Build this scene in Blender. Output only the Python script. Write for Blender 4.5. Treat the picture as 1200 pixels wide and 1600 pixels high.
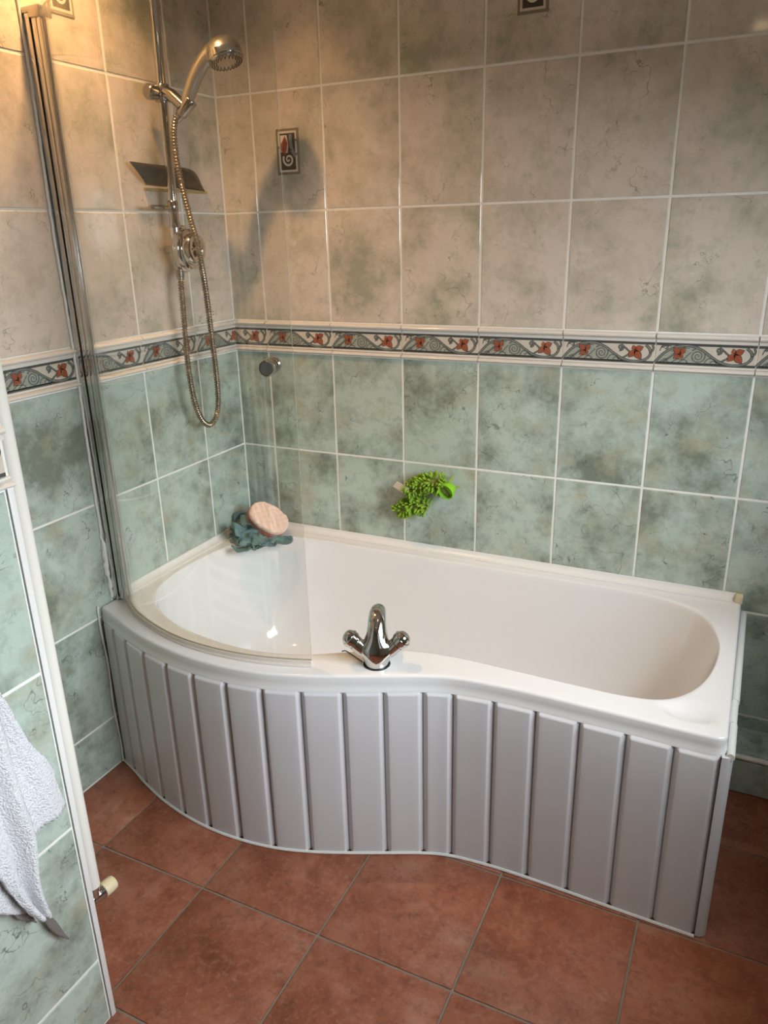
import bpy, bmesh, math, random
import numpy as np
from mathutils import Vector, Matrix, Euler

for o in list(bpy.data.objects):
    bpy.data.objects.remove(o)
scene = bpy.context.scene
COL = scene.collection
R = math.radians

# ---------------------------------------------------------------- camera
CAM = (1.634, -2.201, 1.535)
ROT = (1.22300, 0.0215, 0.4484)
FPX = 1197.87
cd = bpy.data.cameras.new('camera')
cd.sensor_fit = 'VERTICAL'
cd.sensor_height = 36.0
cd.lens = 36.0 * FPX / 1600.0
cd.clip_start = 0.02
cam = bpy.data.objects.new('camera', cd)
cam.location = CAM
cam.rotation_euler = ROT
COL.objects.link(cam)
scene.camera = cam

# ---------------------------------------------------------------- world, exposure
w = bpy.data.worlds.new('world')
scene.world = w
w.use_nodes = True
w.node_tree.nodes['Background'].inputs[0].default_value = (0.75, 0.85, 1.0, 1)
w.node_tree.nodes['Background'].inputs[1].default_value = 0.25
vs = scene.view_settings
vs.view_transform = 'Standard'
vs.look = 'None'
vs.gamma = 1
vs.use_curve_mapping = False
vs.exposure = 0.0

# room sizes (metres): back wall y=0, left wall x=0, floor z=0
XR, YF, ZC = 2.05, -3.0, 2.4
NIBX, NIBY = 0.588, -1.413           # projecting wall by the towel
WY0, WY1, WZ0, WZ1 = -2.15, -0.35, 1.0, 1.82   # window in the right wall

# daylight: a patch of bright sky outside the window, shining down through the opening
ld = bpy.data.lights.new('window_daylight', 'AREA')
ld.shape = 'RECTANGLE'
ld.size = 1.7
ld.size_y = 2.5
ld.energy = 320
ld.color = (0.86, 0.94, 1.0)
lo = bpy.data.objects.new('window_daylight', ld)
lo.location = (XR + 0.95, (WY0 + WY1) / 2 - 0.15, 2.45)
_d = Vector((0.5, -1.15, 0.50)) - Vector(lo.location)
lo.rotation_euler = _d.to_track_quat('-Z', 'Y').to_euler()
COL.objects.link(lo)

SPOTS = [(0.20, -0.67, 40), (0.46, -1.95, 2.5), (1.40, -1.10, 4), (1.45, -2.2, 2)]

# ---------------------------------------------------------------- helpers
_M = np.array(Euler(ROT, 'XYZ').to_matrix())

def bp(u, v, axis, val):
    """point where the ray of photo pixel (u, v) meets the plane axis = val"""
    d = _M @ np.array([(u - 600) / FPX, -(v - 800) / FPX, -1.0])
    t = (val - CAM[axis]) / d[axis]
    return np.array(CAM) + t * d

def tag(o, label=None, cat=None, group=None, kind=None):
    if label: o['label'] = label
    if cat: o['category'] = cat
    if group: o['group'] = group
    if kind: o['kind'] = kind
    return o

def empty(name, loc, label, cat, group=None):
    o = bpy.data.objects.new(name, None)
    o.empty_display_size = 0.05
    o.location = loc
    COL.objects.link(o)
    return tag(o, label, cat, group)

def link(name, me, parent=None):
    o = bpy.data.objects.new(name, me)
    COL.objects.link(o)
    if parent is not None:
        o.parent = parent
        if parent.type == 'EMPTY':
            o.matrix_parent_inverse = Matrix.Translation(parent.location).inverted()
    return o

def mesh(name, verts, faces, mats, midx=None, smooth=True, sharp=None):
    me = bpy.data.meshes.new(name)
    me.from_pydata([tuple(map(float, v)) for v in verts], [], faces)
    for m in (mats if isinstance(mats, (list, tuple)) else [mats]):
        me.materials.append(m)
    if midx is not None:
        me.polygons.foreach_set('material_index', midx)
    me.polygons.foreach_set('use_smooth', [smooth] * len(me.polygons))
    me.update()
    if smooth:
        me.set_sharp_from_angle(angle=R(sharp if sharp else 40))
    return me

class MB:
    """collects shapes into one mesh"""
    def __init__(s): s.v, s.f, s.m = [], [], []
    def add(s, v, f, m=0):
        n = len(s.v)
        s.v += [tuple(map(float, p)) for p in v]
        s.f += [tuple(i + n for i in q) for q in f]
        s.m += [m] * len(f)
        return s
    def box(s, a, b, m=0, bev=0.0):
        if bev > 0:
            bm = bmesh.new()
            bmesh.ops.create_cube(bm, size=1)
            c = [(a[i] + b[i]) / 2 for i in range(3)]
            d = [abs(b[i] - a[i]) for i in range(3)]
            for vv in bm.verts:
                vv.co = Vector([c[i] + vv.co[i] * d[i] for i in range(3)])
            bmesh.ops.bevel(bm, geom=list(bm.edges), offset=bev, segments=2, affect='EDGES', profile=0.5)
            bm.verts.index_update()
            s.add([v.co[:] for v in bm.verts], [tuple(v.index for v in f.verts) for f in bm.faces], m)
            bm.free()
            return s
        x0, y0, z0 = [min(a[i], b[i]) for i in range(3)]
        x1, y1, z1 = [max(a[i], b[i]) for i in range(3)]
        v = [(x0, y0, z0), (x1, y0, z0), (x1, y1, z0), (x0, y1, z0), (x0, y0, z1), (x1, y0, z1), (x1, y1, z1), (x0, y1, z1)]
        f = [(0, 3, 2, 1), (4, 5, 6, 7), (0, 1, 5, 4), (1, 2, 6, 5), (2, 3, 7, 6), (3, 0, 4, 7)]
        return s.add(v, f, m)
    def rings(s, rings, m=0, caps=True):
        n = len(rings[0])
        v = [p for r in rings for p in r]
        f = []
        for k in range(len(rings) - 1):
            for i in range(n):
                j = (i + 1) % n
                f.append((k * n + i, k * n + j, (k + 1) * n + j, (k + 1) * n + i))
        if caps:
            f.append(tuple(range(n))[::-1])
            f.append(tuple((len(rings) - 1) * n + i for i in range(n)))
        return s.add(v, f, m)
    def tube(s, pts, rad, seg=12, m=0, caps=True):
        pts = [Vector(p) for p in pts]
        rs = rad if hasattr(rad, '__len__') else [rad] * len(pts)
        rings, prev = [], None
        for i, p in enumerate(pts):
            t = (pts[min(i + 1, len(pts) - 1)] - pts[max(i - 1, 0)])
            if t.length < 1e-9: t = Vector((0, 0, 1))
            t.normalize()
            if prev is None:
                a = Vector((0, 0, 1)) if abs(t.z) < 0.9 else Vector((1, 0, 0))
                prev = a.cross(t).normalized()
            u = (prev - t * prev.dot(t)).normalized()
            prev = u
            v = t.cross(u)
            rings.append([p + (u * math.cos(2 * math.pi * k / seg) + v * math.sin(2 * math.pi * k / seg)) * rs[i] for k in range(seg)])
        return s.rings(rings, m, caps)
    def lathe(s, prof, origin, axis, seg=24, m=0):
        """prof: list of (distance along axis, radius)"""
        ax = Vector(axis).normalized()
        a = Vector((0, 0, 1)) if abs(ax.z) < 0.9 else Vector((1, 0, 0))
        u = a.cross(ax).normalized(); v = ax.cross(u)
        o = Vector(origin)
        rings = [[o + ax * d + (u * math.cos(2 * math.pi * k / seg) + v * math.sin(2 * math.pi * k / seg)) * max(r, 1e-5) for k in range(seg)] for d, r in prof]
        return s.rings(rings, m, True)
    def build(s, name, mats, parent=None, smooth=True, sharp=40, mat=None):
        v = s.v
        if mat is not None:
            v = [tuple(mat @ Vector(p)) for p in v]
        return link(name, mesh(name, v, s.f, mats, s.m, smooth, sharp), parent)

def catmull(pts, n, closed=False):
    """arc-length-even resampling of a Catmull-Rom spline"""
    P = np.array(pts, float)
    N = len(P)
    dense = []
    segs = N if closed else N - 1
    for i in range(segs):
        g = lambda k: P[k % N] if closed else P[min(max(k, 0), N - 1)]
        p0, p1, p2, p3 = g(i - 1), g(i), g(i + 1), g(i + 2)
        if not closed and i == 0: p0 = 2 * p1 - p2
        if not closed and i == segs - 1: p3 = 2 * p2 - p1
        for t in np.linspace(0, 1, 24, endpoint=False):
            dense.append(0.5 * ((2 * p1) + (-p0 + p2) * t + (2 * p0 - 5 * p1 + 4 * p2 - p3) * t * t + (-p0 + 3 * p1 - 3 * p2 + p3) * t ** 3))
    dense.append(P[0] if closed else P[-1])
    return resample(np.array(dense), n, closed)

def resample(D, n, closed=False):
    D = np.array(D, float)
    L = np.concatenate([[0], np.cumsum(np.linalg.norm(np.diff(D, axis=0), axis=1))])
    t = np.linspace(0, L[-1], n, endpoint=not closed)
    return np.stack([np.interp(t, L, D[:, k]) for k in range(D.shape[1])], 1)

# ---------------------------------------------------------------- materials
def newmat(name):
    m = bpy.data.materials.new(name)
    m.use_nodes = True
    nt = m.node_tree
    return m, nt, nt.nodes['Principled BSDF']

def rgba(c):
    return (c[0], c[1], c[2], 1)

def plain(name, col, rough=0.4, metal=0.0, coat=0.0, noise=None, bump=None, sss=0.0, emit=None):
    m, nt, b = newmat(name)
    b.inputs['Base Color'].default_value = rgba(col)
    b.inputs['Roughness'].default_value = rough
    b.inputs['Metallic'].default_value = metal
    b.inputs['Coat Weight'].default_value = coat
    b.inputs['Coat Roughness'].default_value = 0.05
    if sss:
        b.inputs['Subsurface Weight'].default_value = sss
        b.inputs['Subsurface Scale'].default_value = 0.01
    N, L = nt.nodes, nt.links
    tc = N.new('ShaderNodeTexCoord')
    if noise:
        sc, amt = noise
        n = N.new('ShaderNodeTexNoise'); n.inputs['Scale'].default_value = sc; n.inputs['Detail'].default_value = 5
        L.new(tc.outputs['Object'], n.inputs['Vector'])
        mx = N.new('ShaderNodeMix'); mx.data_type = 'RGBA'
        mx.inputs['A'].default_value = rgba([c * (1 - amt) for c in col])
        mx.inputs['B'].default_value = rgba([min(1, c * (1 + amt)) for c in col])
        L.new(n.outputs['Fac'], mx.inputs['Factor'])
        L.new(mx.outputs['Result'], b.inputs['Base Color'])
    if bump:
        sc, st, dist = bump
        n = N.new('ShaderNodeTexNoise'); n.inputs['Scale'].default_value = sc; n.inputs['Detail'].default_value = 4
        L.new(tc.outputs['Object'], n.inputs['Vector'])
        bp_ = N.new('ShaderNodeBump'); bp_.inputs['Strength'].default_value = st; bp_.inputs['Distance'].default_value = dist
        L.new(n.outputs['Fac'], bp_.inputs['Height'])
        L.new(bp_.outputs['Normal'], b.inputs['Normal'])
    if emit:
        b.inputs['Emission Color'].default_value = rgba(emit[0])
        b.inputs['Emission Strength'].default_value = emit[1]
    return m

def ramp(nt, src, stops):
    r = nt.nodes.new('ShaderNodeValToRGB')
    e = r.color_ramp.elements
    while len(e) > 1: e.remove(e[-1])
    e[0].position = stops[0][0]; e[0].color = rgba(stops[0][1])
    for p, c in stops[1:]:
        x = e.new(p); x.color = rgba(c)
    nt.links.new(src, r.inputs['Fac'])
    return r.outputs['Color']

def coords(nt, rnd=True):
    N, L = nt.nodes, nt.links
    tc = N.new('ShaderNodeTexCoord')
    if not rnd: return tc.outputs['Object']
    oi = N.new('ShaderNodeObjectInfo')
    mul = N.new('ShaderNodeVectorMath'); mul.operation = 'MULTIPLY_ADD'
    cb = N.new('ShaderNodeCombineXYZ')
    for i in range(3): L.new(oi.outputs['Random'], cb.inputs[i])
    L.new(cb.outputs[0], mul.inputs[0])
    mul.inputs[1].default_value = (37.3, 91.7, 53.1)
    L.new(tc.outputs['Object'], mul.inputs[2])
    return mul.outputs[0]

def noise(nt, vec, scale, detail=5, rough=0.55, dist=0.0):
    n = nt.nodes.new('ShaderNodeTexNoise')
    n.inputs['Scale'].default_value = scale
    n.inputs['Detail'].default_value = detail
    n.inputs['Roughness'].default_value = rough
    n.inputs['Distortion'].default_value = dist
    nt.links.new(vec, n.inputs['Vector'])
    return n.outputs['Fac']

def mathn(nt, op, a, b=None, clamp=False):
    n = nt.nodes.new('ShaderNodeMath'); n.operation = op; n.use_clamp = clamp
    for i, x in enumerate((a, b)):
        if x is None: continue
        if isinstance(x, (int, float)): n.inputs[i].default_value = x
        else: nt.links.new(x, n.inputs[i])
    return n.outputs[0]

def mixc(nt, fac, a, b, mode='MIX'):
    n = nt.nodes.new('ShaderNodeMix'); n.data_type = 'RGBA'; n.blend_type = mode
    for k, x in (('Factor', fac), ('A', a), ('B', b)):
        if isinstance(x, (int, float)): n.inputs[k].default_value = x
        elif isinstance(x, tuple): n.inputs[k].default_value = rgba(x)
        else: nt.links.new(x, n.inputs[k])
    return n.outputs['Result']

def marble(name, light, mid, dark, tint, vein, s=1.0, veinamt=0.8):
    m, nt, b = newmat(name)
    v = coords(nt)
    n1 = noise(nt, v, 4.6 * s, 10, 0.66)
    c = ramp(nt, n1, [(0.36, dark), (0.455, mid), (0.55, light), (0.75, light)])
    n2 = noise(nt, v, 8 * s, 7, 0.66)
    f2 = mathn(nt, 'MULTIPLY', mathn(nt, 'SUBTRACT', n2, 0.52, True), 4.5, True)
    c = mixc(nt, f2, c, tint)
    # fine mottling
    n5 = noise(nt, v, 26, 7, 0.74)
    c = mixc(nt, mathn(nt, 'MULTIPLY', mathn(nt, 'SUBTRACT', n5, 0.50, True), 2.4, True), c, dark)
    # thin hairline cracks: contour lines of a noise, broken up by a mask
    for sc_, off, th_ in ((2.4, 0.5, 0.0026), (3.8, 0.47, 0.0034), (7.0, 0.54, 0.0050)):
        n3 = noise(nt, v, sc_ * s, 5, 0.52)
        a = mathn(nt, 'ABSOLUTE', mathn(nt, 'SUBTRACT', n3, off))
        line = mathn(nt, 'SUBTRACT', 1.0, mathn(nt, 'DIVIDE', a, th_), True)
        n4 = noise(nt, v, sc_ * 2.6, 3, 0.6)
        msk = mathn(nt, 'MULTIPLY', mathn(nt, 'SUBTRACT', n4, 0.50, True), 7.0, True)
        c = mixc(nt, mathn(nt, 'MULTIPLY', mathn(nt, 'MULTIPLY', line, msk), veinamt), c, vein)
    nt.links.new(c, b.inputs['Base Color'])
    b.inputs['Roughness'].default_value = 0.08
    b.inputs['Specular IOR Level'].default_value = 0.5
    return m

M_UP = marble('cream_marble_tile', (0.68, 0.605, 0.52), (0.56, 0.51, 0.42), (0.36, 0.36, 0.275), (0.61, 0.51, 0.43), (0.20, 0.18, 0.12), 1.0, 0.75)
M_LOW = marble('sage_marble_tile', (0.47, 0.555, 0.485), (0.35, 0.41, 0.35), (0.20, 0.23, 0.18), (0.41, 0.39, 0.27), (0.08, 0.095, 0.08), 1.1, 0.85)
M_GROUT = plain('white_grout', (0.82, 0.81, 0.76), 0.7, noise=(60, 0.08))
M_DADO = plain('glazed_cream', (0.76, 0.72, 0.66), 0.12)
M_BCREAM = plain('border_cream', (0.62, 0.56, 0.47), 0.18, noise=(40, 0.10))
M_BDARK = plain('border_charcoal', (0.085, 0.085, 0.08), 0.2)
M_BGREY = plain('border_grey_green', (0.21, 0.225, 0.20), 0.2, noise=(150, 0.3))
M_BFILL = plain('border_pale_sage', (0.36, 0.375, 0.31), 0.2, noise=(150, 0.3))
M_LEAF = plain('border_terracotta', (0.36, 0.095, 0.045), 0.2, noise=(200, 0.35))
M_TAUPE = plain('insert_taupe', (0.22, 0.19, 0.135), 0.2)
M_WHITE = plain('white_acrylic', (0.80, 0.79, 0.785), 0.10, coat=0.3)
M_PANEL = plain('white_panel_plastic', (0.67, 0.665, 0.685), 0.28)
M_PBACK = plain('panel_groove', (0.35, 0.34, 0.34), 0.6)
M_PLAST = plain('white_plastic', (0.78, 0.77, 0.74), 0.3)
M_SEAL = plain('clear_seal', (0.78, 0.70, 0.63), 0.15)
M_SILIC = plain('white_silicone', (0.74, 0.73, 0.70), 0.35, bump=(60, 0.6, 0.004))
M_CREAM = plain('aged_cream_plastic', (0.72, 0.62, 0.40), 0.35)
M_CHROME = plain('chrome', (0.62, 0.61, 0.59), 0.07, 1.0)
M_CHROME_W = plain('worn_chrome', (0.42, 0.40, 0.37), 0.16, 1.0)
M_ALU = plain('polished_aluminium', (0.60, 0.585, 0.555), 0.14, 1.0)
M_SATIN = plain('satin_silver', (0.50, 0.47, 0.42), 0.32, 0.9)
M_HOSE = plain('hose_steel', (0.30, 0.25, 0.19), 0.28, 1.0)
M_BLACK = plain('black_rubber', (0.012, 0.011, 0.010), 0.5)
M_SMOKE = plain('smoked_plastic', (0.030, 0.026, 0.020), 0.25)
M_BRASS = plain('yellow_strip', (0.42, 0.31, 0.11), 0.4)
M_GREYD = plain('grey_nozzle', (0.20, 0.19, 0.17), 0.4)
M_PAINT = plain('white_paint', (0.72, 0.69, 0.63), 0.7)
M_SAGE = plain('sage_paint', (0.30, 0.31, 0.27), 0.7)
M_SPONGE_F = plain('peach_sponge', (0.84, 0.60, 0.48), 0.9, noise=(90, 0.12), bump=(260, 0.8, 0.002))
M_SPONGE_B = plain('terracotta_sponge', (0.50, 0.14, 0.085), 0.9, bump=(260, 0.8, 0.002))
M_NET = plain('teal_netting', (0.13, 0.235, 0.235), 0.75, noise=(70, 0.4), bump=(420, 0.9, 0.002))
M_GREEN = plain('lime_chenille', (0.23, 0.40, 0.025), 0.85, noise=(25, 0.25))
M_GREENF = plain('lime_felt', (0.22, 0.50, 0.015), 0.9, bump=(500, 0.5, 0.001))
M_OLIVE = plain('olive_band_gap_shade', (0.20, 0.25, 0.05), 0.8)
M_LABEL = plain('white_label', (0.72, 0.66, 0.60), 0.7)
M_TOWEL = plain('white_terry', (0.84, 0.84, 0.87), 0.95, noise=(160, 0.09), bump=(300, 1.0, 0.006))
M_PLAIN_TAUPE = plain('plain_taupe', (0.17, 0.15, 0.135), 0.8)
M_LAMP = plain('lamp_glow', (1, 1, 1), 0.5, emit=((1.0, 0.72, 0.42), 60))

def terracotta():
    m, nt, b = newmat('terracotta_floor_tile')
    v = coords(nt)
    n1 = noise(nt, v, 7, 7, 0.65, 0.4)
    c = ramp(nt, n1, [(0.30, (0.18, 0.050, 0.022)), (0.45, (0.275, 0.082, 0.038)), (0.58, (0.34, 0.120, 0.066)), (0.70, (0.38, 0.175, 0.115))])
    n2 = noise(nt, v, 75, 6, 0.78)
    c = mixc(nt, mathn(nt, 'MULTIPLY', mathn(nt, 'SUBTRACT', n2, 0.5, True), 3.4, True), c, (0.41, 0.20, 0.135))
    n3 = noise(nt, v, 30, 6, 0.78)
    c = mixc(nt, mathn(nt, 'MULTIPLY', mathn(nt, 'SUBTRACT', n3, 0.50, True), 3.8, True), c, (0.14, 0.042, 0.022))
    nt.links.new(c, b.inputs['Base Color'])
    r = nt.nodes.new('ShaderNodeMapRange'); r.inputs['To Min'].default_value = 0.30; r.inputs['To Max'].default_value = 0.5
    nt.links.new(n1, r.inputs['Value']); nt.links.new(r.outputs[0], b.inputs['Roughness'])
    bu = nt.nodes.new('ShaderNodeBump'); bu.inputs['Strength'].default_value = 0.6; bu.inputs['Distance'].default_value = 0.004
    nt.links.new(n2, bu.inputs['Height']); nt.links.new(bu.outputs[0], b.inputs['Normal'])
    return m
M_FLOOR = terracotta()
M_FGROUT = plain('grey_floor_grout', (0.23, 0.185, 0.145), 0.9, noise=(50, 0.25))

def glass(name, tint, edge=False):
    m = bpy.data.materials.new(name); m.use_nodes = True
    nt = m.node_tree; N, L = nt.nodes, nt.links
    N.remove(N['Principled BSDF'])
    out = N['Material Output']
    tr = N.new('ShaderNodeBsdfTransparent'); tr.inputs[0].default_value = rgba(tint)
    gl = N.new('ShaderNodeBsdfGlossy'); gl.inputs['Roughness'].default_value = 0.02; gl.inputs[0].default_value = (1, 1, 1, 1)
    lw = N.new('ShaderNodeLayerWeight'); lw.inputs[0].default_value = 0.5
    f = mathn(nt, 'ADD', mathn(nt, 'MULTIPLY', mathn(nt, 'POWER', lw.outputs['Facing'], 5.0), 0.95), 0.05, True)
    mx = N.new('ShaderNodeMixShader')
    L.new(f, mx.inputs[0]); L.new(tr.outputs[0], mx.inputs[1]); L.new(gl.outputs[0], mx.inputs[2])
    res = mx
    if edge:
        df = N.new('ShaderNodeBsdfDiffuse'); df.inputs[0].default_value = (0.42, 0.42, 0.32, 1)
        m2 = N.new('ShaderNodeMixShader'); m2.inputs[0].default_value = 0.6
        L.new(mx.outputs[0], m2.inputs[1]); L.new(df.outputs[0], m2.inputs[2])
        res = m2
    L.new(res.outputs[0], out.inputs[0])
    return m
M_GLASS = glass('screen_glass', (0.955, 0.965, 0.955))
M_GEDGE = glass('glass_edge', (0.7, 0.72, 0.6), True)

# ---------------------------------------------------------------- tiles
GAP = 0.0062
_cache = {}

def tile_me(wd, ht, mat, th=0.006, gap=GAP, bev=0.0016):
    key = (round(wd, 4), round(ht, 4), mat.name)
    if key in _cache: return _cache[key]
    a, c = (wd - gap) / 2, (ht - gap) / 2
    v, f = [], []
    for (dx, y) in ((0, th), (0, bev), (bev, 0.0)):
        v += [(-a + dx, y, -c + dx), (a - dx, y, -c + dx), (a - dx, y, c - dx), (-a + dx, y, c - dx)]
    for k in range(2):
        for i in range(4):
            j = (i + 1) % 4
            f.append((k * 4 + i, k * 4 + j, k * 4 + 4 + j, k * 4 + 4 + i))
    f.append((8, 9, 10, 11))
    me = mesh('tile', v, f, mat, smooth=False)
    _cache[key] = me
    return me

def dado_me(wd, ht, flip):
    key = ('dado', round(wd, 4), round(ht, 4), flip)
    if key in _cache: return _cache[key]
    a, c = (wd - 0.003) / 2, ht / 2 - 0.0008
    prof = [(c, 0.004), (c, 0.0)]
    for k in range(9):
        t = k / 8
        prof.append((c - t * 1.30 * c, -0.013 * math.sin(math.pi * min(1, t * 1.0)) ** 0.75))
    prof += [(-0.55 * c, -0.004), (-0.95 * c, -0.003), (-c, 0.0), (-c, 0.004)]
    if flip: prof = [(-z, y) for z, y in prof][::-1]
    v, f = [], []
    n = len(prof)
    for x in (-a, a):
        v += [(x, y, z) for z, y in prof]
    for i in range(n - 1):
        f.append((i, i + 1, n + i + 1, n + i))
    f.append(tuple(range(n))[::-1]); f.append(tuple(range(n, 2 * n)))
    me = mesh('dado_tile', v, f, M_DADO, smooth=True, sharp=35)
    _cache[key] = me
    return me

def ribbon(mb, pts, wd, y, m, taper=None):
    """flat printed band in the x-z plane"""
    P = np.array(pts, float)
    T = np.gradient(P, axis=0)
    T /= np.maximum(np.linalg.norm(T, axis=1, keepdims=True), 1e-9)
    Nn = np.stack([-T[:, 1], T[:, 0]], 1)
    v, f = [], []
    n = len(P)
    for i in range(n):
        h = wd / 2 * (taper[i] if taper is not None else 1)
        a, b = P[i] + Nn[i] * h, P[i] - Nn[i] * h
        v += [(a[0], y, a[1]), (b[0], y, b[1])]
    for i in range(n - 1):
        f.append((2 * i, 2 * i + 1, 2 * i + 3, 2 * i + 2))
    mb.add(v, f, m)

def poly(mb, pts, y, m):
    mb.add([(p[0], y, p[1]) for p in pts], [tuple(range(len(pts)))], m)

def spiral(cx, cz, r0, turns, a0, sgn=1, n=40, r1=0.0):
    t = np.linspace(0, 1, n)
    r = r0 + (r1 - r0) * t
    a = a0 + sgn * t * turns * 2 * math.pi
    return np.stack([cx + r * np.cos(a), cz + r * np.sin(a)], 1)

def leaf(mb, cx, cz, s, ang, y, mats):
    """three-lobed leaf: dark outline, terracotta body, dark midrib"""
    def lobe(a, L, Wd):
        d = np.array([math.cos(a), math.sin(a)]); n_ = np.array([-d[1], d[0]])
        c = np.array([cx, cz])
        prof = [(0, .30), (.22, .75), (.45, 1.0), (.65, .82), (.84, .40), (1.0, 0.03)]
        return [c + d * L * t + n_ * Wd * h for t, h in prof] + [c + d * L * t - n_ * Wd * h for t, h in prof[::-1]]
    for da, L, W_ in ((0, 1.05, .32), (1.35, .85, .29), (-1.35, .85, .29), (2.8, .5, .2)):
        poly(mb, lobe(ang + da, L * s * 1.08, W_ * s * 1.15), y, mats[1])
        poly(mb, lobe(ang + da, L * s, W_ * s), y - 0.0002, mats[0])
    for da, L in ((0, .8), (1.25, .6), (-1.25, .6)):
        p0 = np.array([cx, cz]); p1 = p0 + np.array([math.cos(ang + da), math.sin(ang + da)]) * L * s
        ribbon(mb, [p0, (p0 + p1) / 2, p1], s * .028, y - 0.0004, mats[1])

def border_full(W=0.25, H=0.056):
    mb = MB()
    a, c = (W - 0.003) / 2, H / 2 - 0.0005
    mb.box((-a, 0.0, -c), (a, 0.005, c), 0)
    P = lambda u, v: (-a + u * 2 * a, -c + v * 2 * c)
    y = -0.0003
    for z0 in (0.045, 0.955):
        ribbon(mb, [P(0.0, z0), P(.5, z0), P(1, z0)], 0.0062, y, 1)
    fill = [P(*q) for q in [(.0, .06), (.07, .40), (.15, .70), (.26, .90), (.38, .90), (.48, .70), (.58, .40), (.70, .12), (.72, .06)]]
    poly(mb, fill, y, 3)
    def vine(pts, wd, n=46, taper=None):
        pp = catmull([P(*q) for q in pts], n) if not isinstance(pts, np.ndarray) else pts
        tp = None
        if taper is not None: tp = np.linspace(taper[0], taper[1], len(pp))
        ribbon(mb, pp, wd * 1.0 + 0.0034, y - 0.0003, 1, tp)
        ribbon(mb, pp, wd * 0.95, y - 0.0006, 2, tp)
    vine([(.0, .06), (.05, .36), (.13, .68), (.24, .88), (.36, .90), (.47, .72), (.56, .44), (.66, .18), (.78, .06), (.90, .16), (.955, .42), (.945, .70), (.90, .88)], 0.0040, 70)
    sx, sz = P(.43, .43)
    ribbon(mb, spiral(sx, sz, 0.0205, 2.6, 2.4, -1, 90, 0.001), 0.0030, y - 0.0005, 1, np.linspace(1.2, .7, 90))
    ribbon(mb, spiral(sx, sz, 0.0205, 2.6, 2.4, -1, 90, 0.001), 0.0014, y - 0.0007, 2, np.linspace(1.2, .7, 90))
    sx, sz = P(.635, .72)
    vine(spiral(sx, sz, 0.0085, 1.4, -1.9, 1, 30, 0.001), 0.0018, taper=(1.1, .7))
    sx, sz = P(.10, .80)
    vine(spiral(sx, sz, 0.0075, 0.9, 3.3, -1, 26, 0.002), 0.0022, taper=(1.2, .7))
    vine([(.66, .20), (.74, .45), (.71, .62), (.64, .88)], 0.0015, 24)
    vine([(.08, .10), (.16, .38), (.22, .62), (.30, .84)], 0.0017, 24)
    for q in ([(.17, .10), (.23, .26), (.31, .22), (.33, .10)], [(.50, .12), (.54, .34), (.60, .30), (.62, .12)], [(.56, .12), (.59, .24), (.66, .10)], [(.05, .10), (.10, .26), (.13, .12)], [(.16, .62), (.24, .78), (.34, .80)], [(.04, .62), (.07, .9), (.16, .86)], [(.24, .10), (.30, .32), (.36, .62)]):
        ribbon(mb, catmull([P(*k) for k in q], 18), 0.0018, y - 0.0008, 1)
    vine([(.955, .5), (.985, .72), (.97, .9)], 0.0022, 14)
    leaf(mb, *P(.255, .50), 0.0235, 2.4, y - 0.0010, (4, 1))
    leaf(mb, *P(.79, .60), 0.0275, -0.9, y - 0.0010, (4, 1))
    return mb

def border_me(u0, u1):
    """border tile cut to the part u0..u1 of its length, centred on its own origin"""
    key = ('border', round(u0, 3), round(u1, 3))
    if key in _cache: return _cache[key]
    mb = border_full()
    me = mesh('border_tile', mb.v, mb.f, [M_BCREAM, M_BDARK, M_BGREY, M_BFILL, M_LEAF], mb.m, False)
    W = 0.25
    if u0 > 0.001 or u1 < 0.999:
        bm = bmesh.new(); bm.from_mesh(me)
        for uu, sgn in ((u0, -1), (u1, 1)):
            if 0.001 < uu < 0.999:
                bmesh.ops.bisect_plane(bm, geom=bm.verts[:] + bm.edges[:] + bm.faces[:], plane_co=(-W / 2 + uu * W - sgn * 0.001, 0, 0), plane_no=(sgn, 0, 0), clear_outer=True)
        cx = -W / 2 + (u0 + u1) / 2 * W
        bmesh.ops.translate(bm, verts=bm.verts, vec=(-cx, 0, 0))
        bm.to_mesh(me); bm.free()
    _cache[key] = me
    return me

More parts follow.
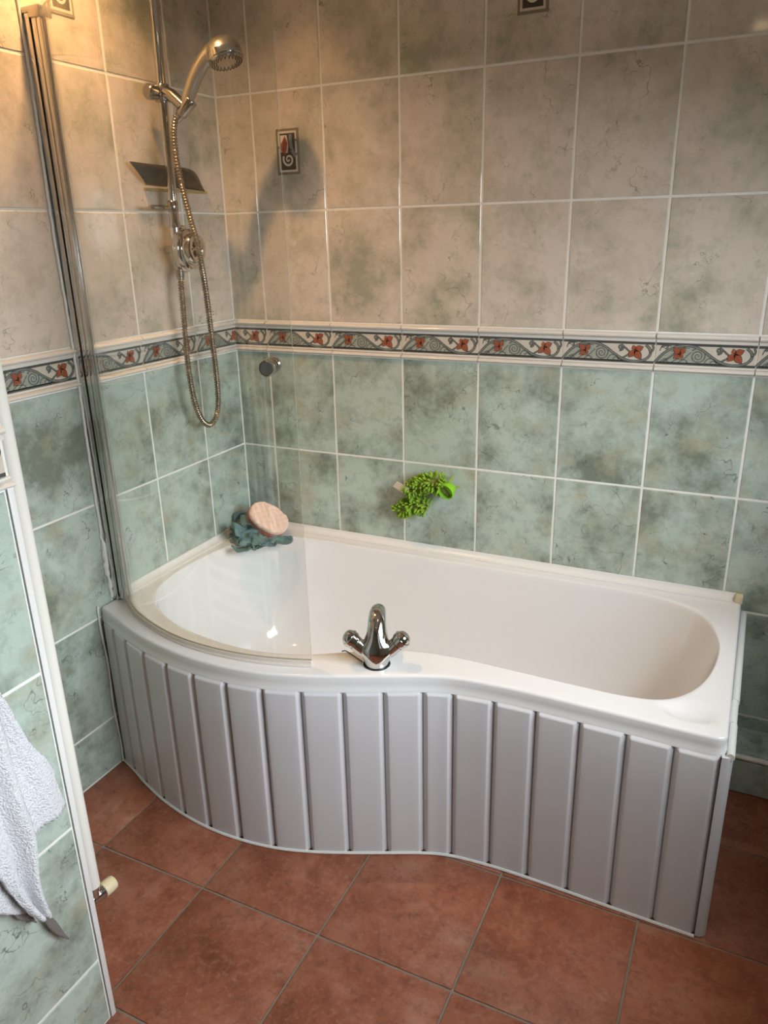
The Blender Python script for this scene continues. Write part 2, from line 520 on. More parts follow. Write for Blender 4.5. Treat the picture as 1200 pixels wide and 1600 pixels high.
def insert_me():
    if 'insert' in _cache: return _cache['insert']
    mb = MB()
    W, H = 0.080, 0.128
    a, c = W / 2, H / 2
    mb.box((-a, -0.0022, -c), (a, 0.002, c), 3, 0.0008)
    y = -0.0026
    poly(mb, [(-a + .007, -c + .007), (a - .007, -c + .007), (a - .007, c - .007), (-a + .007, c - .007)], y, 0)
    poly(mb, [(-a + .013, -c + .013), (a - .013, -c + .013), (a - .013, c - .013), (-a + .013, c - .013)], y - .0002, 1)
    poly(mb, [(-a + .016, .00), (-.001, -.004), (.004, .018), (-.001, c - .018), (-a + .016, c - .018)], y - .0004, 0)
    ribbon(mb, spiral(.002, -.022, .0195, 1.6, 2.6, 1, 50, .001), .0058, y - .0005, 0, np.linspace(1.2, .6, 50))
    ribbon(mb, catmull([(.012, c - .016), (.012, .022), (.016, .004), (a - .012, -.014)], 20), .011, y - .0006, 2)
    ribbon(mb, catmull([(.004, .02), (.008, .008), (.016, .002)], 10), .003, y - .0007, 1)
    poly(mb, [(-.022, .004), (-.010, -.010), (-.003, .006), (.001, .024), (-.008, .044), (-.017, .030), (-.023, .022)], y - .0007, 4)
    ribbon(mb, [(-.018, -.002), (-.012, .014), (-.008, .036)], .0014, y - .0009, 1)
    for sx, sz in ((-1, .012), (1, .03), (1, -.008)):
        poly(mb, [(sx * (a - .005), sz - .004), (sx * (a - .012), sz - .002), (sx * (a - .012), sz + .004), (sx * (a - .005), sz + .003)][::int(-sx)], y - .0008, 3)
    me = mesh('decor_insert', mb.v, mb.f, [M_BCREAM, plain('insert_brown', (0.075, 0.058, 0.040), 0.2), M_BGREY, M_TAUPE, M_LEAF], mb.m, False)
    _cache['insert'] = me
    return me

# levels of the tile courses above the floor
Z_LOW = [0.0, 0.166, 0.500, 0.834, 1.168]
Z_T0, Z_B0, Z_B1, Z_T1 = 1.168, 1.189, 1.245, 1.271
Z_UP = [1.271, 1.609, 1.947, 2.285, 2.40]

def tile_wall(wall, place, rotz, joints, skip=None, inserts=(), run=0.0, dado=True):
    """joints: increasing coordinate along the wall; place(u) -> (x, y)"""
    def put(name, me, u, z, dy=0.0):
        o = link(name, me, wall)
        x, y = place(u)
        n = Vector((math.sin(rotz), -math.cos(rotz), 0)) * dy
        o.location = (x + n.x, y + n.y, z)
        o.rotation_euler = (0, 0, rotz)
        return o
    for i in range(len(joints) - 1):
        u0, u1 = joints[i], joints[i + 1]
        if u1 - u0 < 0.02: continue
        uc = (u0 + u1) / 2
        for rows, mat in ((Z_LOW, M_LOW), (Z_UP, M_UP)):
            for k in range(len(rows) - 1):
                zc = (rows[k] + rows[k + 1]) / 2
                if skip and skip(uc, rows[k + 1]): continue
                t = put('tile', tile_me(u1 - u0, rows[k + 1] - rows[k], mat), uc, zc)
                for (iu, iz) in inserts:
                    if abs(iu - uc) < 0.06 and abs(iz - zc) < 0.12:
                        link('decor_insert', insert_me(), t)
        if not dado:
            put('tile', tile_me(u1 - u0, Z_T1 - Z_T0, M_LOW), uc, (Z_T1 + Z_T0) / 2)
            continue
        if i == len(joints) - 2: u1 += run; uc = (u0 + u1) / 2
        wdt = u1 - u0
        put('dado_tile', dado_me(wdt, Z_B0 - Z_T0, True), uc, (Z_T0 + Z_B0) / 2)
        put('dado_tile', dado_me(wdt, Z_T1 - Z_B1, False), uc, (Z_T1 + Z_B1) / 2)
        if abs(wdt - 0.25) < 0.015: bu = (0, 1)
        elif i == 0: bu = (1 - wdt / 0.25, 1)
        else: bu = (0, wdt / 0.25)
        put('border_tile', border_me(*bu), uc, (Z_B0 + Z_B1) / 2, 0.0)

def struct(name, mb, mats, smooth=False):
    o = mb.build(name, mats, None, smooth)
    o['kind'] = 'structure'
    return o

TB = 0.0016       # grout face lies this far behind the tile face
# back wall (tile face at y=0)
wb = struct('wall_back', MB().box((-0.15, TB, -0.05), (XR + 0.15, 0.15, ZC + 0.05)), M_GROUT)
A0 = 0.1307
jb = [0.0] + [A0 + 0.25 * k for k in range(8)] + [XR]
tile_wall(wb, lambda u: (u, 0.0), 0.0, jb, skip=lambda u, z1: z1 < 0.51 and u < 1.55, inserts=[(0.256, 1.778), (1.006, 2.116)])
# left wall (tile face at x=0)
wl = struct('wall_left', MB().box((-0.15, NIBY, -0.05), (-TB, TB, ZC + 0.05)), M_GROUT)
jl = [NIBY] + [-0.211 - 0.25 * k for k in range(4, -1, -1)] + [0.0]
tile_wall(wl, lambda u: (0.0, u), R(90), jl, skip=lambda u, z1: z1 < 0.51 and u > -0.70, inserts=[(-0.586, 2.116)])
# projecting wall: face towards the room and end face
wn = struct('wall_partition', MB().box((-0.15, YF - 0.1, -0.05), (NIBX - TB, NIBY - TB, ZC + 0.05)), M_GROUT)
jn = [NIBY - 0.012 - 0.25 * k for k in range(6, -1, -1)]
jn = [YF] + [j for j in jn if j > YF + 0.02]
tile_wall(wn, lambda u: (NIBX, u), R(90), jn, run=0.012)
tile_wall(wn, lambda u: (-u, NIBY), R(180), [-NIBX + 0.012, -0.5, -0.25, 0.0], dado=False)
# right wall with the window opening, front wall, ceiling
mb = MB()
mb.box((XR, YF, -0.05), (XR + 0.15, WY0, ZC + 0.05)).box((XR, WY1, -0.05), (XR + 0.15, TB, ZC + 0.05))
mb.box((XR, WY0, -0.05), (XR + 0.15, WY1, WZ0)).box((XR, WY0, WZ1), (XR + 0.15, WY1, ZC + 0.05))
struct('wall_right', mb, M_SAGE)
struct('wall_front', MB().box((NIBX - TB, YF - 0.15, -0.05), (XR + 0.15, YF, ZC + 0.05)), M_SAGE)
struct('ceiling', MB().box((-0.15, YF - 0.15, ZC), (XR + 0.15, 0.15, ZC + 0.1)), M_PAINT)
mb = MB()
for (y0, y1, z0, z1) in ((WY0, WY1, WZ0, WZ0 + .05), (WY0, WY1, WZ1 - .05, WZ1), (WY0, WY0 + .05, WZ0, WZ1), (WY1 - .05, WY1, WZ0, WZ1)):
    mb.box((XR + 0.02, y0, z0), (XR + 0.08, y1, z1))
wf = struct('window_1', mb, M_PLAST)
link('pane', MB().box((XR + 0.04, WY0 + .04, WZ0 + .04), (XR + 0.046, WY1 - .04, WZ1 - .04)).build('pane', glass('window_glass', (0.98, 0.98, 0.98))).data, wf)
bpy.data.objects.remove(bpy.data.objects['pane'])
for o in list(wf.children): o.name = 'pane'

# floor
fl = struct('floor', MB().box((-0.15, YF - 0.15, -0.08), (XR + 0.15, 0.15, -0.003)), M_FGROUT)
fx = [0.0, 0.2125] + [0.2125 + 0.3343 * k for k in range(1, 6)] + [XR]
fy = [YF, -2.746, -2.411, -2.076, -1.741, -1.406, -1.070, -0.722, -0.387, -0.052, 0.0]
def floor_me(a, b):
    key = ('floor', round(a, 3), round(b, 3))
    if key not in _cache:
        m_ = MB().box((-a / 2 + .003, -b / 2 + .003, -0.008), (a / 2 - .003, b / 2 - .003, 0.0), 0, 0.0015)
        _cache[key] = mesh('tile', m_.v, m_.f, M_FLOOR, None, True, 30)
    return _cache[key]
for i in range(len(fx) - 1):
    for j in range(len(fy) - 1):
        if fx[i + 1] - fx[i] < .02 or fy[j + 1] - fy[j] < 0.02: continue
        xc, yc = (fx[i] + fx[i + 1]) / 2, (fy[j] + fy[j + 1]) / 2
        x0 = fx[i]
        if yc < NIBY - 0.02 and fx[i + 1] < NIBX: continue
        o = link('tile', floor_me(fx[i + 1] - x0, fy[j + 1] - fy[j]), fl)
        o.location = ((fx[i + 1] + x0) / 2, yc, 0)

# boxed-in pipes along the foot of the back wall
bx = struct('wall_boxing', MB().box((1.705, -0.146, 0.0), (XR, -TB, 0.122)), M_GROUT)
for (a, b) in ((1.712, 1.8807), (1.8807, XR)):
    o = link('tile', tile_me(b - a, 0.112, M_LOW), bx); o.location = ((a + b) / 2, -0.1505, 0.056)
    o = link('tile', tile_me(b - a, 0.138, M_LOW), bx); o.location = ((a + b) / 2, -0.072, 0.1255); o.rotation_euler = (R(-90), 0, 0)
struct('trim_2', MB().tube([(1.706, -0.148, 0.119), (XR, -0.148, 0.119)], 0.0065, 10), M_DADO, True)

# plastic corner trim of the projecting wall
mb = MB()
mb.box((NIBX - 0.012, NIBY - 0.0112, 0.0), (NIBX + 0.002, NIBY + 0.001, 1.170), 0, 0.002)
mb.box((NIBX - 0.012, NIBY - 0.0112, 1.268), (NIBX + 0.002, NIBY + 0.001, ZC), 0, 0.002)
tr = struct('trim_1', mb, M_PLAST, True)
link('seam', mesh('seam', [(NIBX + .0004, NIBY - .0125, 0), (NIBX + .0004, NIBY - .0110, 0), (NIBX + .0004, NIBY - .0110, 1.168), (NIBX + .0004, NIBY - .0125, 1.168)], [(0, 1, 2, 3)], plain('seam_grey', (.12, .12, .12), .8), None, False), tr)

# ---------------------------------------------------------------- bathtub
RIM = 0.534
front = [(0.004, -0.762), (0.068, -0.786), (0.146, -0.819), (0.239, -0.851), (0.337, -0.874), (0.435, -0.887), (0.538, -0.887), (0.638, -0.874), (0.734, -0.846), (0.83, -0.807), (0.921, -0.766), (1.008, -0.727), (1.077, -0.706), (1.175, -0.696), (1.275, -0.694), (1.376, -0.696), (1.479, -0.698), (1.579, -0.701), (1.650, -0.702)]
fr = catmull(front, 240)
out_front = np.vstack([fr, [(1.668, -0.700), (1.677, -0.694), (1.680, -0.684)]])
def line(a, b, n): return np.stack([np.linspace(a[0], b[0], n), np.linspace(a[1], b[1], n)], 1)
inner_pts = [(.142, -.682), (.072, -.585), (.047, -.43), (.072, -.24), (.135, -.125), (.26, -.076), (.5, -.066), (.8, -.064), (1.1, -.062), (1.38, -.062), (1.508, -.084), (1.588, -.143), (1.632, -.262), (1.637, -.362), (1.619, -.471), (1.583, -.548), (1.53, -.598), (1.45, -.616), (1.35, -.617), (1.19, -.613), (1.04, -.611), (.94, -.622), (.86, -.652), (.77, -.705), (.68, -.757), (.563, -.787), (.435, -.785), (.289, -.757)]
inn = catmull(inner_pts, 1200, True)
def nearest(p): return int(np.argmin(np.linalg.norm(inn - np.array(p), axis=1)))
def arc(i, j):
    return inn[i:j + 1] if j >= i else np.vstack([inn[i:], inn[:j + 1]])
kFL, kBL, kBR, kFR = nearest((.142, -.682)), nearest((.10, -.165)), nearest((1.575, -.13)), nearest((1.57, -.565))
NS = (40, 90, 40, 130)
oloop = np.vstack([resample(line((.004, -.762), (.004, -.004), 50), NS[0] + 1)[:-1], resample(line((.004, -.004), (1.68, -.004), 50), NS[1] + 1)[:-1],
                   resample(line((1.68, -.004), (1.68, -.684), 50), NS[2] + 1)[:-1], resample(out_front[::-1], NS[3] + 1)[:-1]])
iloop = np.vstack([resample(arc(kFL, kBL), NS[0] + 1)[:-1], resample(arc(kBL, kBR), NS[1] + 1)[:-1], resample(arc(kBR, kFR), NS[2] + 1)[:-1], resample(arc(kFR, kFL), NS[3] + 1)[:-1]])
NL = len(oloop)
cen = np.array([.84, -.37])
def floor_loop(k):
    q = iloop.copy()
    return np.stack([cen[0] + (q[:, 0] - cen[0]) * (1 - .20 * k), cen[1] + (q[:, 1] - cen[1]) * (1 - .34 * k)], 1)
def inset(P, d):
    T = np.roll(P, -1, 0) - np.roll(P, 1, 0)
    T /= np.maximum(np.linalg.norm(T, axis=1, keepdims=True), 1e-9)
    return P + np.stack([T[:, 1], -T[:, 0]], 1) * d
rings = []
def ring(P, z):
    rings.append([(p[0], p[1], z if np.isscalar(z) else z[i]) for i, p in enumerate(P)])
def flare(d):
    P = inset(oloop, -d)
    return np.stack([np.clip(P[:, 0], .003, 1.6825), np.minimum(P[:, 1], -.003)], 1)
ring(flare(.004), .490); ring(flare(.0025), .497); ring(flare(.0003), .503); ring(oloop, .512); ring(oloop, .527)
ring(inset(oloop, .0012), .5310); ring(inset(oloop, .004), .5334); ring(inset(oloop, .008), RIM)
o9 = inset(oloop, .008)
RC = bp(1078, 1111, 2, RIM)[:2]
for t in (.12, .24, .34, .43, .51, .59, .66, .73, .80, .86, .91):
    P = o9 * (1 - t) + iloop * t
    d = (P - RC) / np.array([.050, .029])
    dip = np.exp(-np.maximum(0, (np.sum(d * d, axis=1))) ** 2)
    ring(P, RIM - .013 * dip)
ring(o9 * .04 + iloop * .96, RIM - .0012); ring(iloop, RIM - .006)
for k, z in ((.02, .515), (.06, .49), (.16, .43), (.28, .35), (.42, .27), (.56, .21), (.70, .175), (.84, .158), (.95, .152)):
    ring(floor_loop(k), z)
base = floor_loop(.95)
for s in (.75, .5, .25, .06):
    ring(cen + (base - cen) * s, .150)
bt = empty('bathtub', (0.84, -0.4, 0), 'white acrylic P-shaped shower bath set into the tiled corner', 'bathtub')
mb = MB()
mb.rings(rings, 0, False)
mb.f.append(tuple((len(rings) - 1) * NL + i for i in range(NL))); mb.m.append(0)
mb.f = [q[::-1] for q in mb.f]
mb.build('tub_shell', M_WHITE, bt, True, 60)
MB().lathe([(0, .036), (.004, .036), (.005, .030), (.002, .022), (.002, .001)], (.88, -.49, .1505), (0, 0, 1)).build('waste_drain', M_CHROME, bt)
# hidden feet that carry the tub
for x, y in ((.4, -.25), (.4, -.5), (1.25, -.25), (1.25, -.5)):
    MB().tube([(x, y, 0.0), (x, y, .145)], .012, 8).build('foot', M_SATIN, bt)

# seal strips between bath and tiles
def strip(name, p0, p1, n, label):
    """quadrant strip along p0-p1; n = horizontal direction into the room"""
    prof = [(0.001, .000), (0.026, .000), (0.026, .003), (0.019, .004), (0.012, .008), (0.0075, .014), (0.006, .020), (0.001, .021)]
    rr = []
    for p in (p0, p1):
        rr.append([(p[0] + n[0] * a, p[1] + n[1] * a, RIM + b + .0002) for a, b in prof])
    e = empty(name, (p0[0], p0[1], RIM), label, 'sealing strip')
    m_ = MB().rings(rr)
    m_.build('strip', M_PLAST, e, True, 25)
    return e
e = strip('bath_seal_strip', (0.03, 0, 0), (1.668, 0, 0), (0, -1), 'long white seal strip with a cream end cap along the back rim of the bath')
MB().box((1.662, -0.027, RIM - .001), (1.682, -0.001, RIM + .022), 0, .002).build('end_cap', M_CREAM, e)
strip('bath_seal_strip', (0, -0.665, 0), (0, -0.001, 0), (1, 0), 'short white seal strip along the bath rim under the shower')

# ---------------------------------------------------------------- bath panel with slats
pj = [(0.003, -0.768), (0.068, -0.793), (0.146, -0.827), (0.239, -0.860), (0.337, -0.884), (0.435, -0.897), (0.538, -0.897), (0.638, -0.884), (0.734, -0.856), (0.83, -0.817), (0.921, -0.776), (1.008, -0.737), (1.077, -0.716), (1.175, -0.706), (1.275, -0.704), (1.376, -0.706), (1.479, -0.709), (1.579, -0.711), (1.672, -0.712)]
path = catmull(pj, 2400)
plen = np.concatenate([[0], np.cumsum(np.linalg.norm(np.diff(path, axis=0), axis=1))])
pt = np.gradient(path, axis=0); pt /= np.linalg.norm(pt, axis=1, keepdims=True)
def pp(s, d):
    x = np.interp(s, plen, path[:, 0]); y = np.interp(s, plen, path[:, 1])
    tx = np.interp(s, plen, pt[:, 0]); ty = np.interp(s, plen, pt[:, 1])
    return x + ty * d, y - tx * d
js = [plen[int(np.argmin(np.linalg.norm(path - np.array(q), axis=1)))] for q in pj]
PT = 0.496
v, f = [], []
ss = np.linspace(0, plen[-1], 120)
for s in ss:
    for d in (-.0125, -.018):
        x, y = pp(s, d)
        v += [(x, y, .002), (x, y, PT - .002)]
for i in range(len(ss) - 1):
    a, b = 4 * i, 4 * i + 4
    f += [(a, b, b + 1, a + 1), (a + 2, a + 3, b + 3, b + 2), (a + 1, b + 1, b + 3, a + 3)]
pn = link('front_panel', mesh('front_panel', v, f, M_PBACK, None, True), bt)
pn['label'] = 'white slatted panel curving along the front'
BEV = [(0.0, -.0120), (.0082, -.0020), (.0098, -.0004), (.0120, 0.0)]
for k in range(len(js) - 1):
    s0, s1 = js[k] + .0012, js[k + 1] - .0012
    us = [s0 + a for a, d in BEV] + list(np.linspace(s0 + .0120, s1 - .0120, 7)[1:-1]) + [s1 - a for a, d in BEV[::-1]]
    du = [d for a, d in BEV] + [0] * 5 + [d for a, d in BEV[::-1]]
    zs_ = [.003, .06, .2, .35] + [PT - a * 1.25 for a, d in BEV[::-1]]
    dz = [0, 0, 0, 0] + [d for a, d in BEV[::-1]]
    v, f = [], []
    nu, nz = len(us), len(zs_)
    for b_ in range(nz):
        for a_ in range(nu):
            d = min(du[a_], dz[b_])
            x, y = pp(us[a_], d)
            v.append((x, y, zs_[b_]))
    for b_ in range(nz - 1):
        for a_ in range(nu - 1):
            i = b_ * nu + a_
            f.append((i, i + 1, i + nu + 1, i + nu))
    link('slat', mesh('slat', v, f, M_PANEL, None, True, 35), pn)
# rounded corner post, end panel and the pieced edge strip on top of it
MB().rings([[(1.673, -.7115, z), (1.683, -.7105, z), (1.691, -.705, z), (1.6955, -.696, z), (1.696, -.68, z), (1.686, -.68, z), (1.683, -.698, z), (1.673, -.701, z)] for z in (.003, .06, .2, .35, PT)]).build('corner_post', M_PANEL, pn, True, 50)
MB().box((1.684, -.679, .003), (1.694, -.003, .492), 0, .002).build('end_panel', M_PANEL, pn)
for (y0, y1, dx) in ((-.706, -.585, .001), (-.584, -.49, -.0005), (-.489, -.004, .0015)):
    MB().tube([(1.6885 + dx, y0, .497), (1.6885 + dx, y1, .497)], .0085, 12).build('edge_strip', M_PLAST, pn)
# bead of sealant at the floor and up the wall
mb = MB()
mb.tube([(*pp(s, .001), .003) for s in np.linspace(0, plen[-1], 130)], .0042, 6)
mb.tube([(.004, -.774 + .003 * math.sin(z * 23), z) for z in np.linspace(.002, .54, 40)], [.0026 + .0010 * abs(math.sin(z * 31)) for z in np.linspace(.002, .54, 40)], 8)
mb.build('sealant', M_SILIC, pn)

# ---------------------------------------------------------------- bath tap
TX, TY = 0.880, -0.724
tp = empty('bath_mixer_tap', (TX, TY, RIM), 'chrome twin-handle bath mixer tap on the front rim', 'tap')
TM = Matrix.Translation((TX, TY, RIM - .0005)) @ Matrix.Rotation(R(21), 4, 'Z')
# (y, z, rx, ry, tilt)
sec = [(0, .002, .0300, .0300, 0), (0, .010, .0305, .0300, 0), (0, .020, .0345, .031, 0), (0, .032, .0415, .032, 0), (.0, .042, .0470, .031, 0), (.001, .050, .0465, .030, 4), (.003, .058, .0400, .028, 8),
       (.006, .070, .0312, .026, 12), (.010, .082, .0285, .0245, 18), (.016, .096, .0255, .0230, 24), (.024, .110, .0240, .0215, 32), (.035, .123, .0228, .0200, 46), (.050, .132, .0218, .0188, 66), (.068, .135, .0208, .0178, 86), (.088, .131, .0195, .0170, 104), (.104, .122, .0180, .0162, 122), (.112, .113, .0158, .0150, 132)]
mb = MB()
rr = []
for (y, z, rx, ry, t) in sec:
    y *= .82; z = z if z < .06 else .06 + (z - .06) * .74
    t = R(t); uy = Vector((0, math.cos(t), -math.sin(t)))
    # pointed (kite-like) section in the shoulders
    rr.append([Vector((rx * math.cos(a), 0, 0)) + Vector((0, y, z)) + uy * (ry * math.sin(a)) for a in np.linspace(0, 2 * math.pi, 28, endpoint=False)])
mb.rings(rr)
mb.build('body', M_CHROME, tp, True, 50, TM)
for sx in (-1, 1):
    ax = Vector((sx * .68, -.04, .73)).normalized()
    og = Vector((sx * .030, -.002, .038))
    h = MB().lathe([(0, .0185), (.010, .0188), (.032, .0190), (.0322, .0165), (.0345, .0165), (.0347, .0195), (.041, .0200), (.0412, .0222), (.052, .0224), (.0530, .0205)], og, ax, 24).build('handle', M_CHROME, tp, True, 25, TM)
    MB().lathe([(.0530, .0190), (.0590, .0178), (.0640, .0138), (.0668, .0080), (.0678, .001)], og, ax, 24).build('handle_cap', M_CHROME, h, True, 60, TM)
mb = MB()
mb.tube([(.0305 * math.cos(a), .0305 * math.sin(a), .0014) for a in np.linspace(0, 2 * math.pi, 49)], .0014, 6)
for a in np.linspace(0, 2 * math.pi, 60, endpoint=False):
    mb.lathe([(-.0016, .0003), (-.0008, .0013), (.0008, .0013), (.0016, .0003)], (.0325 * math.cos(a), .0325 * math.sin(a), .0020), (0, 0, 1), 6)
mb.build('base_gasket', M_BLACK, tp, True, 40, TM)
t0, t1, t2 = bp(566, 1034, 2, RIM + .002), bp(540, 1017, 2, RIM + .004), bp(534, 1018, 2, RIM + .002)
MB().tube(catmull([t0, (t0 + t1) / 2 + np.array([0, 0, .001]), t1, t2], 24), .0014, 6).build('plug_chain', M_BLACK, tp)

# ---------------------------------------------------------------- shower screen
sc = empty('shower_screen', (.05, -.70, RIM), 'curved clear glass bath screen hinged on a chrome wall channel', 'shower screen')
gp = [(.052, -.703), (.085, -.729), (.14, -.764), (.193, -.789), (.25, -.811), (.305, -.828), (.36, -.840), (.406, -.846), (.47, -.849), (.528, -.847), (.58, -.841), (.633, -.831), (.685, -.817), (.738, -.799)]
gc = catmull(gp, 70)
def curve_wall(c, z0, z1, th, ends=(0, 0)):
    T = np.gradient(c, axis=0); T /= np.linalg.norm(T, axis=1, keepdims=True)
    Nn = np.stack([T[:, 1], -T[:, 0]], 1)
    A, B = c + Nn * th / 2, c - Nn * th / 2
    n = len(c)
    v = [(p[0], p[1], z) for z in (z0, z1) for p in A] + [(p[0], p[1], z) for z in (z0, z1) for p in B]
    f, m = [], []
    for i in range(n - 1):
        f.append((i, i + 1, n + i + 1, n + i)); m.append(0)
        f.append((2 * n + i + 1, 2 * n + i, 3 * n + i, 3 * n + i + 1)); m.append(0)
        f.append((n + i, n + i + 1, 3 * n + i + 1, 3 * n + i)); m.append(1)
        f.append((i + 1, i, 2 * n + i, 2 * n + i + 1)); m.append(1)
    f.append((n - 1, 3 * n - 1, 4 * n - 1, 2 * n - 1)); m.append(1)
    f.append((0, n, 3 * n, 2 * n)); m.append(1)
    return v, f, m
v, f, m_ = curve_wall(gc, .553, 2.025, .005)
link('glass_pane', mesh('glass_pane', v, f, [M_GLASS, M_GEDGE], m_, True, 40), sc)
mb = MB()
for (dz, th, hh) in ((.5375, .0110, .005), (.5440, .0050, .009), (.5500, .0085, .004)):
    v, f, m_ = curve_wall(catmull(gp, 60), dz - hh / 2, dz + hh / 2, th)
    mb.add(v, f, 0)
mb.build('bottom_seal', M_SEAL, sc, True, 40)
ZT = 2.030
mb = MB()
mb.box((0.0005, -.712, .536), (.024, -.674, ZT), 0, .0015)
mb.build('wall_channel', M_ALU, sc, True, 30)
MB().box((.024, -.7075, .545), (.0290, -.679, ZT - .004)).build('channel_gasket', M_BLACK, sc, False)
mb = MB()
mb.box((.029, -.712, .541), (.0465, -.682, ZT), 0, .004)
mb.box((.047, -.712, .545), (.059, -.696, ZT - .004), 0, .002)
mb.build('pivot_rail', M_ALU, sc, True, 40)
MB().box((.0, -.714, ZT), (.029, -.670, ZT + .012), 0, .0015).build('channel_cap', M_SATIN, sc)
MB().box((.027, -.716, ZT - .012), (.064, -.678, ZT + .012), 0, .003).build('pivot_cap', M_SATIN, sc)
mb = MB()
zz = np.linspace(.545, 2.2, 130)
rnd = random.Random(4)
mb.tube([(.003, -.7165 - .002 * math.sin(z * 9) - (.006 * rnd.random() if z < .75 else .0015 * rnd.random()), z) for z in zz], [.0040 + (.005 if z < .72 else 0.0) * rnd.random() for z in zz], 8)
mb.build('sealant', M_SILIC, sc)
kx, ky, kz = bp(424, 573, 1, -.818)
kd = Vector((.30, -.95, 0)).normalized()
kc = Vector((.690, -.8155, kz))
mb = MB()
for s in (1, -1):
    mb.lathe([(.003, .0165), (.009, .0165), (.010, .0140), (.014, .0135), (.017, .0172), (.026, .0182), (.029, .0170), (.0282, .0150), (.0278, .0010)], kc, kd * s, 28)
kn = mb.build('knob', M_CHROME, sc, True, 35)
MB().lathe([(.0280, .0146), (.0284, .0144), (.0285, .0005)], kc, kd, 28).build('knob_face', plain('dark_mirror', (.42, .41, .39), .25, 1.0), kn)

# ---------------------------------------------------------------- shower rail with mixer valve
RX, RY = 0.060, -0.326
sr = empty('shower_rail', (0, RY, 1.44), 'chrome shower riser rail with round mixer valve on the left tiled wall', 'shower rail')
MB().tube([(RX, RY, 1.53), (RX, RY + .012, 2.25)], .0135, 18).build('riser_pipe', M_CHROME, sr)
mb = MB()
mb.lathe([(0, .024), (.006, .024), (.010, .016), (.04, .013), (.075, .014)], (0, RY + .012, 2.22), (1, 0, 0))
mb.build('top_bracket', M_CHROME, sr)
# slider with clamp knob and conical holder
sz = 1.912
mb = MB().lathe([(-.022, .0195), (-.020, .021), (.020, .021), (.022, .0195)], (RX, RY + .006, sz), (0, 0, 1))
mb.build('slider', M_CHROME_W, sr)
MB().lathe([(.012, .013), (.020, .014), (.024, .020), (.046, .0205), (.050, .017), (.051, .001)], (RX, RY + .006, sz), (-.25, -1, 0)).build('slider_knob', M_CHROME_W, sr)
hb = Vector((.118, -.318, 1.858)); ht = Vector((.246, -.280, 1.990))
hd = (ht - hb).normalized()
hold_c = hb + hd * .022
mb = MB()
mb.tube([Vector((RX + .012, RY + .006, sz)), Vector((RX + .03, RY + .008, sz - .006)), hold_c - hd * .004], [.018, .0165, .015], 16)
mb.build('holder_arm', M_CHROME_W, sr)
hx = MB().lathe([(-.026, .0145), (-.024, .0160), (.022, .0185), (.024, .0175)], hold_c, hd, 20).build('holder_cup', M_CHROME_W, sr)
# ring for the hose at the foot of the rail
zr = 1.622
mb = MB().lathe([(-.016, .013), (-.013, .0155), (.013, .0155), (.016, .013)], (RX, RY, zr), (0, 0, 1))
mb.build('hose_collar', M_CHROME_W, sr)
mb = MB()
cc = Vector((RX - .002, RY - .050, zr - .003))
loop = [cc + Vector((.016 * math.sin(a), .040 * math.cos(a), 0)) for a in np.linspace(0, 2 * math.pi, 37)]
mb.tube(loop, .0052, 8)
mb.build('hose_ring', M_CHROME_W, sr)
# mixer valve
VZ = 1.506
mb = MB()
mb.tube([(RX, RY, 1.62), (RX, RY, 1.585), (RX, RY, 1.565)], [.0145, .0145, .019], 18)
mb.rings([[(x, RY + .018 + ry * math.cos(a), VZ + rz * math.sin(a)) for a in np.linspace(0, 2 * math.pi, 32, endpoint=False)] for x, ry, rz in ((.002, .011, .011), (.046, .011, .011), (.048, .026, .052), (.052, .034, .062), (.062, .038, .067), (.074, .038, .066), (.078, .034, .062))])
mb.build('valve_body', M_CHROME, sr, True, 45)
MB().lathe([(.066, .034), (.074, .050), (.080, .056), (.088, .0575), (.094, .0555), (.098, .048), (.0985, .044)], (0, RY + .018, VZ), (1, 0, 0), 36).build('flow_dial', M_CHROME, sr, True, 35)
dial = MB().lathe([(.0985, .044), (.112, .043), (.118, .039), (.120, .030), (.117, .022), (.1165, .001)], (0, RY + .018, VZ), (1, 0, 0), 36).build('temperature_dial', M_CHROME, sr, True, 35)
mb = MB()
for a in (0, 60, 120):
    c_, s_ = math.cos(R(a)), math.sin(R(a))
    mb.tube([(.119, RY + .018 + .023 * c_, VZ + .023 * s_), (.119, RY + .018 - .023 * c_, VZ - .023 * s_)], .0035, 6)
mb.build('dial_cross', M_CHROME_W, dial)
MB().lathe([(0, .013), (.022, .0125), (.024, .0105), (.030, .0105)], (RX, RY, 1.450), (0, 0, -1)).build('hose_outlet', M_CHROME_W, sr)

# ---------------------------------------------------------------- hand shower with hose
hs = empty('hand_shower', tuple(hb), 'silver hand shower with ribbed metal hose resting in the rail holder', 'hand shower')
side = hd.cross(Vector((0, 0, 1))).normalized()
upv = side.cross(hd).normalized()
fn = (Vector((.30, -.09, -1.0))).normalized()       # spray direction
hc = ht + Vector((.004, .0, .004))
pts, rad = [], []
for t, bulge, r in ((0, 0, .0115), (.12, .003, .0145), (.3, .012, .0180), (.5, .021, .0195), (.68, .024, .0205), (.82, .020, .0235), (.95, .010, .029)):
    p = hb.lerp(hc - fn * .014, t) + upv * bulge
    pts.append(p); rad.append(r)
P2 = catmull([tuple(p) + (r,) for p, r in zip(pts, rad)], 26)
MB().tube([q[:3] for q in P2], [q[3] for q in P2], 18).build('handle', M_SATIN, hs, True, 60)
head = MB().lathe([(-.040, .002), (-.039, .016), (-.034, .030), (-.025, .0405), (-.013, .0460), (-.002, .0480)], hc, fn, 36).build('head', M_SATIN, hs, True, 60)
MB().lathe([(-.002, .0482), (.004, .0490), (.014, .0490), (.016, .0475)], hc, fn, 36).build('head_band', M_CHROME, hs, True, 35)
